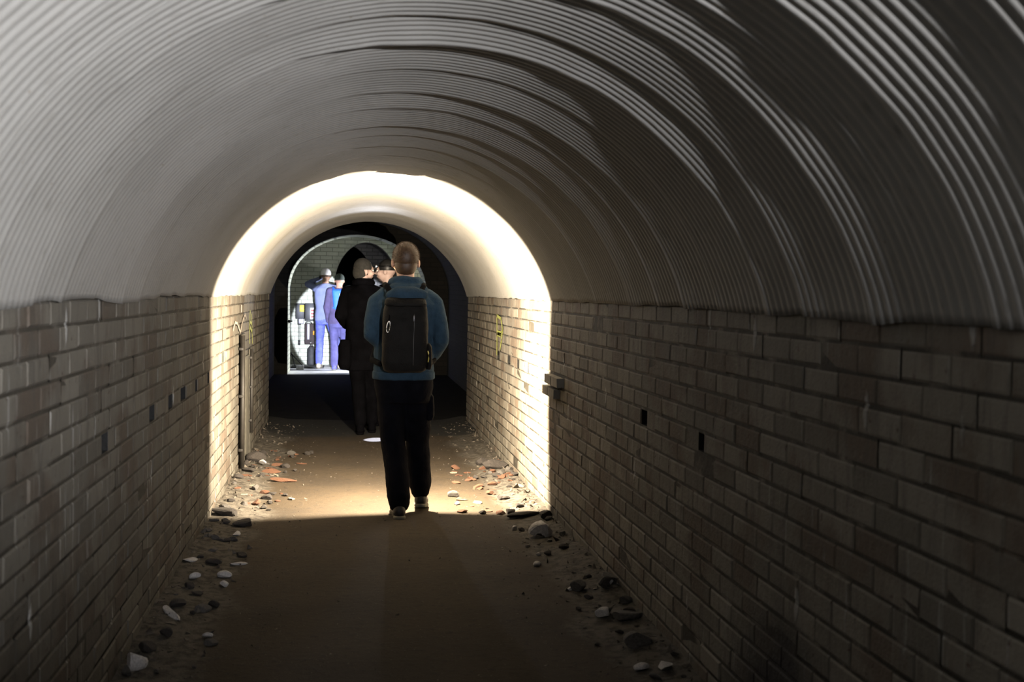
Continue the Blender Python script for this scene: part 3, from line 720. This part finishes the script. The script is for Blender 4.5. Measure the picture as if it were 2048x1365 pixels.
def canister():
    r = empty('canister'); tag(r, 'tall black canister standing on the floor under the brown case', 'canister')
    P().stack([(-.675, YB - .12, .0, .075, .075), (-.675, YB - .12, .03, .082, .082), (-.675, YB - .12, .30, .082, .082), (-.675, YB - .12, .35, .05, .05), (-.675, YB - .12, .375, .03, .03)], e=2.).build('tank', M['rubber'], r)
    P().tube([(-.675, YB - .12, .37), (-.64, YB - .19, .36), (-.60, YB - .20, .25), (-.59, YB - .20, .10)], .008).build('hose', M['gearbrown'], r)
    P().cyl((-.675, YB - .12, .37), (-.675, YB - .12, .395), .022).build('valve', M['steel'], r)
control_box(); junction_box(); gear_pack(); canister()
r = empty('folding_stand'); tag(r, 'black folding strut stand at the doorway, low beside the whitewashed jamb', 'stand')
P().tube([(-1.03, 21.9, .24), (-.80, 21.7, .02)], .011).build('strut', M['rubber'], r); P().tube([(-1.02, 21.9, .22), (-.955, 21.75, .02)], .010).build('strut', M['rubber'], r)
P().tube([(-1.03, 21.9, .24), (-1.15, 21.95, .02)], .011).build('strut', M['rubber'], r); P().sphere((-1.03, 21.9, .245), .02, sub=2).build('pivot', M['rubber'], r)
tag(P().box((-.72, 21.75, .010), (.60, .60, .016), bevel=.004).build('floor_mat', M['rubber']), 'dark rubber mat on the pale floor under the wall boxes', 'mat')
tag(P().box((-.835, 21.05, .040), (.13, .12, .076), bevel=.006).build('concrete_block', M['block']), 'pale block on the floor just inside the doorway', 'block')
r = empty('door_latch'); tag(r, 'black iron latch on the whitewashed doorway edge', 'latch')
P().box((-.985, DOOR0 + .10, .90), (.05, .06, .05), bevel=.006).build('keeper', M['conduit'], r); P().cyl((-.985, DOOR0 + .10, .90), (-.93, DOOR0 + .02, .905), .012).build('bolt', M['conduit'], r)

# ------------------------------------------------------------------ things on the tunnel walls
r = empty('board_panel'); tag(r, 'grey weathered board panel standing flat against the left brick wall', 'board')
for (ya, yb, h, d) in ((9.14, 9.50, 1.07, .012), (9.56, 9.88, .88, .012), (9.93, 10.12, .92, .012)):
    P().box((XL + d / 2 + .005, (ya + yb) / 2, h / 2 + .02), (d, yb - ya, h - .02), bevel=.003).build('plank', M['board'], r)
for (y, z1, z0, lab) in ((9.10, 1.08, .03, 'dark conduit up the left wall at the near edge of the grey boards'), (9.95, .93, .22, 'dark conduit up the left wall over the far grey boards')):
    r = empty('conduit_pipe'); tag(r, lab, 'pipe')
    P().tube([(XL + .030, y, z0), (XL + .030, y, (z0 + z1) / 2), (XL + .030, y, z1)], .017, 12).build('pipe', M['conduit'], r)
    for t in (.15, .55, .9): P().box((XL + .020, y, z0 + (z1 - z0) * t), (.035, .060, .022), bevel=.003).build('clip', M['conduit'], r)
def strokes(name, label, x, sgn, lines, w, m):
    bm = bmesh.new()
    for ln in lines:
        for (a, b) in zip(ln, ln[1:]):
            a, b = V((0, *a)), V((0, *b)); d = (b - a).normalized(); n = V((1, 0, 0)).cross(d) * w / 2
            o = V((x, 0, 0)); t = V((sgn * .0015, 0, 0))
            vs = [bm.verts.new(o + q + tt) for tt in (V(), t) for q in (a - n - d * w * .3, b - n + d * w * .3, b + n + d * w * .3, a + n - d * w * .3)]
            for f in ((0, 1, 2, 3), (4, 5, 6, 7), (0, 1, 5, 4), (1, 2, 6, 5), (2, 3, 7, 6), (3, 0, 4, 7)): bm.faces.new([vs[i] for i in f])
    bmesh.ops.recalc_face_normals(bm, faces=bm.faces[:])
    me = bpy.data.meshes.new(name); bm.to_mesh(me); bm.free()
    return tag(link(name, me, m), label, 'graffiti')
strokes('graffiti', 'yellow green painted scrawl on the right brick wall', XR - .006, -1,
        [[(10.05, 1.24), (9.78, 1.22), (9.66, 1.13), (9.80, 1.07), (10.02, 1.08)], [(10.05, 1.24), (10.02, 1.08), (10.01, .90)], [(9.66, 1.13), (9.72, 1.04), (9.80, .96)], [(9.98, 1.10), (9.74, 1.10)], [(9.98, 1.085), (9.76, 1.085)]], .026, M['graffiti'])
strokes('graffiti', 'yellow painted scrawl on the left brick wall above the boards', XL + .006, 1,
        [[(10.05, 1.25), (10.02, 1.12), (10.04, .98)], [(10.22, 1.22), (10.26, 1.10), (10.30, .97)], [(10.02, 1.12), (10.28, 1.06)], [(10.05, 1.16), (10.26, 1.13), (10.28, 1.07)]], .024, M['graffiti'])
strokes('graffiti', 'cream chalk zigzag on the left brick wall beside the yellow scrawl', XL + .006, 1,
        [[(8.60, 1.14), (8.72, 1.19), (8.86, 1.18)], [(8.90, 1.18), (9.15, 1.10), (9.36, 1.19)], [(9.36, 1.19), (9.55, 1.235), (9.66, 1.20)]], .020, M['cream'])

# ------------------------------------------------------------------ rubble along both walls
def rock_mesh(name, seed, sub=3, flat=1., cuts=7):
    rnd = random.Random(seed); bm = bmesh.new(); bmesh.ops.create_icosphere(bm, subdivisions=sub, radius=.5)
    for v in bm.verts: v.co *= 1 + .16 * noise.noise(v.co * 2.2 + V((seed, 0, 0)))
    for k in range(cuts):
        n = V((rnd.gauss(0, 1), rnd.gauss(0, 1), rnd.gauss(0, .8))).normalized(); d = rnd.uniform(.24, .40)
        for v in bm.verts:
            e = v.co.dot(n) - d
            if e > 0: v.co -= n * e
    for v in bm.verts: v.co.z *= flat; v.co += V((noise.noise(v.co * 9), noise.noise(v.co * 9 + V((5, 0, 0))), 0)) * .012
    me = bpy.data.meshes.new(name); bm.to_mesh(me); bm.free(); return me
def flake_mesh(name, seed):
    rnd = random.Random(seed); bm = bmesh.new(); n = 9; top, bot = [], []
    for k in range(n):
        a = 2 * PI * k / n; r = .5 * rnd.uniform(.6, 1.05); z = .10 * noise.noise(V((math.cos(a), math.sin(a), seed)))
        top.append(bm.verts.new((r * math.cos(a), r * math.sin(a) * .7, z + .05))); bot.append(bm.verts.new((r * math.cos(a), r * math.sin(a) * .7, z - .05)))
    ct, cb = bm.verts.new((0, 0, .10)), bm.verts.new((0, 0, -.02))
    for k in range(n):
        j = (k + 1) % n; bm.faces.new((top[k], top[j], ct)); bm.faces.new((bot[j], bot[k], cb)); bm.faces.new((top[k], bot[k], bot[j], top[j]))
    bmesh.ops.recalc_face_normals(bm, faces=bm.faces[:]); me = bpy.data.meshes.new(name); bm.to_mesh(me); bm.free(); return me
MESHES = {}
for key, m, fl, n in (('stone', 'stone', .7, 4), ('pale', 'pstone', .75, 4), ('dark', 'dstone', .7, 4), ('shard', 'shard', .55, 4)):
    MESHES[key] = [rock_mesh(key + '_chunk', 11 * i + len(key), 3, fl) for i in range(n)]
    for me in MESHES[key]: me.materials.append(M[m])
for key, m in (('flake', 'flake'), ('rust', 'rust')):
    MESHES[key] = [flake_mesh(key + '_chip', 5 * i + len(key)) for i in range(4)]
    for me in MESHES[key]: me.materials.append(M[m])
NAMES = dict(stone='rubble_stone', pale='pale_stone', dark='dark_stone', shard='brick_shard', flake='paint_flake', rust='rust_flake')
def put(key, x, y, size, label, group=None, rz=None, sc=(1, 1, 1), rnd=random, cat=None, lift=0.):
    o = bpy.data.objects.new(NAMES[key], rnd.choice(MESHES[key])); COL.objects.link(o)
    h = .5 * size * sc[2] * (.62 if key in ('stone', 'pale', 'dark') else .5 if key == 'shard' else .12)
    o.location = (x, y, floor_h(x, y) + h * .70 + lift); o.scale = tuple(size * k for k in sc)
    o.rotation_euler = (rnd.uniform(-.15, .15), rnd.uniform(-.15, .15), rnd.uniform(0, 6.28) if rz is None else rz)
    tag(o, label, cat or {'stone': 'stone', 'pale': 'stone', 'dark': 'stone', 'shard': 'brick fragment', 'flake': 'paint flake', 'rust': 'rust flake'}[key], group)
    return o
RN = random.Random(21)
put('pale', 1.150, 6.63, .165, 'large pale rock at the foot of the right wall before the light', rz=.4, sc=(1, .9, .95), rnd=RN)
put('pale', 1.206, 4.18, .062, 'small white stone at the foot of the right wall nearest the viewer', rnd=RN)
put('stone', 1.245, 5.37, .165, 'long grey stone against the right wall, in the dark stretch', rz=1.2, sc=(1.1, .7, .6), rnd=RN)
put('stone', 1.225, 4.86, .150, 'flat grey slab by the right wall behind the small white stone', rz=.5, sc=(1.1, .8, .5), rnd=RN)
put('pale', 1.005, 5.92, .045, 'tiny pale pebble lone on the right edge of the dark path', rnd=RN)
put('stone', 1.115, 5.38, .085, 'small grey stone lying just off the long grey stone', rnd=RN)
put('stone', 1.18, 4.50, .14, 'grey broken slab in the dark right gutter', rz=.9, sc=(1.1, .8, .6), rnd=RN)
put('dark', 1.195, 9.18, .20, 'black rock against the right wall beyond the lit shards', rz=.3, sc=(1.1, .8, .8), rnd=RN)
put('dark', 1.13, 9.46, .13, 'smaller black rock just behind the black rock on the right', rnd=RN)
put('dark', -.730, 9.56, .17, 'dark lump with pale fleck at the foot of the grey boards', rz=.2, sc=(1., .9, .9), rnd=RN)
put('pale', -.665, 9.43, .065, 'pale chip resting against the dark lump on the left', rnd=RN, lift=.02)
put('shard', -.575, 9.10, .12, 'rust coloured brick piece before the dark lump on the left', rz=.3, sc=(1.4, .7, .6), rnd=RN)
put('shard', -.455, 8.70, .15, 'widest red brick slab in the lit debris at left', rz=.1, sc=(1.5, .6, .4), rnd=RN)
put('dark', 1.14, 7.22, .17, 'flat dark slab on the shadow edge at right', rz=.2, sc=(1.5, .55, .35), rnd=RN)
put('dark', 1.245, 7.08, .10, 'dark stone against the right wall on the shadow edge', rnd=RN)
put('dark', -.74, 7.32, .15, 'dark brick end against the left wall on the shadow edge', rz=.1, sc=(1.4, .7, .6), rnd=RN)
put('dark', -.60, 7.05, .13, 'dark brick bat lying in the shadow on the left', rz=.6, sc=(1.3, .7, .6), rnd=RN)
put('pale', -.735, 5.05, .10, 'pale splinter of stone at the dark left edge', rz=2.1, sc=(1.8, .45, .4), rnd=RN)
put('pale', -.775, 4.40, .10, 'white topped stone at the bottom of the left wall', rnd=RN)
put('pale', -.545, 6.09, .06, 'slim pale stone on the left side of the dark path', rz=.1, sc=(1.8, .5, .4), rnd=RN)
put('pale', -.575, 5.63, .045, 'small pale pebble behind the pale splinter on the left', rnd=RN)
LBL = {
 ('R', 'lit'): ('scattered over the lit floor by the right wall', 'lit debris beside the right wall'),
 ('L', 'lit'): ('scattered over the lit floor by the left wall', 'lit debris beside the left wall'),
 ('R', 'dim'): ('in the dark gutter along the right wall', 'dim debris beside the right wall'),
 ('L', 'dim'): ('in the dark gutter along the left wall', 'dim debris beside the left wall'),
}
WORD = dict(stone='small grey stone', pale='pale stone chip', dark='small dark stone', shard='reddish brick shard', flake='cream paint flake', rust='rust brown flake')
def scatter(side, zone, n, y0, y1, keys, smin, smax, spread):
    for k in range(n):
        key = RN.choice(keys); d = .03 + spread * (RN.random() ** 1.4); y = RN.uniform(y0, y1)
        x = XL + d if side == 'L' else XR - d
        w, g = LBL[(side, zone)]
        put(key, x, y, RN.uniform(smin, smax), f'{WORD[key]} {w}', f'{WORD[key]}s, {g}', sc=(1, RN.uniform(.5, .9), RN.uniform(.5, .9)), rnd=RN)
scatter('R', 'lit', 74, 7.35, 9.6, ('shard', 'shard', 'rust', 'flake', 'rust', 'dark', 'stone'), .035, .105, .55)
scatter('L', 'lit', 66, 7.4, 10.4, ('shard', 'rust', 'rust', 'flake', 'stone', 'dark', 'dark'), .035, .100, .50)
scatter('R', 'dim', 40, 3.4, 7.1, ('stone', 'dark', 'dark', 'stone', 'stone', 'stone', 'dark', 'pale'), .025, .085, .28)
scatter('L', 'dim', 40, 3.6, 7.2, ('stone', 'dark', 'dark', 'stone', 'stone', 'stone', 'dark', 'pale'), .025, .085, .28)
def grit():
    bm = bmesh.new(); rnd = random.Random(5)
    for k in range(2600):
        side = rnd.random() < .5; y = rnd.uniform(3., 12.4)
        d = .02 + .55 * rnd.random() ** 2 if rnd.random() < .85 else rnd.uniform(.3, 1.1)
        x = XL + d if side else XR - d; s = rnd.uniform(.003, .010) * (1.3 if d < .3 else .6)
        c = V((x, y, floor_h(x, y))); vs = [bm.verts.new(c + V((rnd.gauss(0, s), rnd.gauss(0, s), abs(rnd.gauss(0, s)) * (i == 0) + .0005))) for i in range(4)]
        try:
            for f in ((0, 1, 2), (0, 2, 3), (0, 3, 1)): bm.faces.new([vs[i] for i in f])
        except ValueError: pass
    me = bpy.data.meshes.new('grit'); bm.to_mesh(me); bm.free()
    tag(link('grit', me, M['grit']), 'stone grit strewn along both edges of the earth floor', 'grit', kind='stuff')
grit()

# ------------------------------------------------------------------ light
def spot(name, loc, to, e, col, ang, blend=.3, r=.02):
    l = bpy.data.lights.new(name, 'SPOT'); l.energy = e; l.color = col; l.spot_size = math.radians(ang); l.spot_blend = blend; l.shadow_soft_size = r
    o = bpy.data.objects.new(name, l); COL.objects.link(o); o.location = loc
    o.rotation_euler = (V(to) - V(loc)).to_track_quat('-Z', 'Y').to_euler(); return o
# a torch carried by the walkers behind the camera, close to the right wall
spot('torch_behind', (1.15, -1.2, 1.61), (-.45, 3.4, 2.85), 2950., (.97, .97, 1.), 61, 1., .02)
# the cold torch the man in the black coat shines through the doorway, and an unseen fill added in the cross passage to brighten jamb and floor
spot('passage_lamp', (.0, 12.05, 1.10), (-.05, 22.5, .71), 13000., (.76, .81, 1.), 11.4, .1, .02)
spot('passage_side_fill', (1.9, 20.95, 1.30), (-1.0, 20.35, .85), 620., (.90, .93, 1.), 84, .9, .05)
# head torch of the companion and the torch of the man in the black coat
spot('head_torch_beam', c + dD * .04, atC(.03, .08, -.02), 110., (.9, .93, 1.), 60, .5, .01)
spot('coat_torch_beam', (.43, 11.80, .80), (.285, 11.20, 0.), 700., (.74, .80, 1.), 13, .3, .01)
w = bpy.data.worlds.new('World'); SC.world = w; w.use_nodes = True
w.node_tree.nodes['Background'].inputs[0].default_value = (0, 0, 0, 1)

# ------------------------------------------------------------------ camera
yaw, pitch, roll, F = .1426, .0415, .0162, 2300.
cy, sy, cp, sp = math.cos(yaw), math.sin(yaw), math.cos(pitch), math.sin(pitch)
fw = V((sy * cp, cy * cp, -sp)); rt = V((cy, -sy, 0)); up = rt.cross(fw)
rt2 = rt * math.cos(roll) + up * math.sin(roll); up2 = up * math.cos(roll) - rt * math.sin(roll)
cam = bpy.data.cameras.new('camera'); cam.sensor_width = 36.; cam.lens = 36. * F / 2048.; cam.clip_start = .05; cam.clip_end = 200
cam.dof.use_dof = True; cam.dof.focus_distance = 8.5; cam.dof.aperture_fstop = 4.5
co = bpy.data.objects.new('camera', cam); COL.objects.link(co)
mw = Matrix((rt2, up2, -fw)).transposed().to_4x4(); mw.translation = V((0, 0, 1.4394)); co.matrix_world = mw
SC.camera = co
SC.view_settings.view_transform = 'Standard'; SC.view_settings.look = 'None'
SC.view_settings.exposure = 0.; SC.view_settings.gamma = 1.; SC.view_settings.use_curve_mapping = False
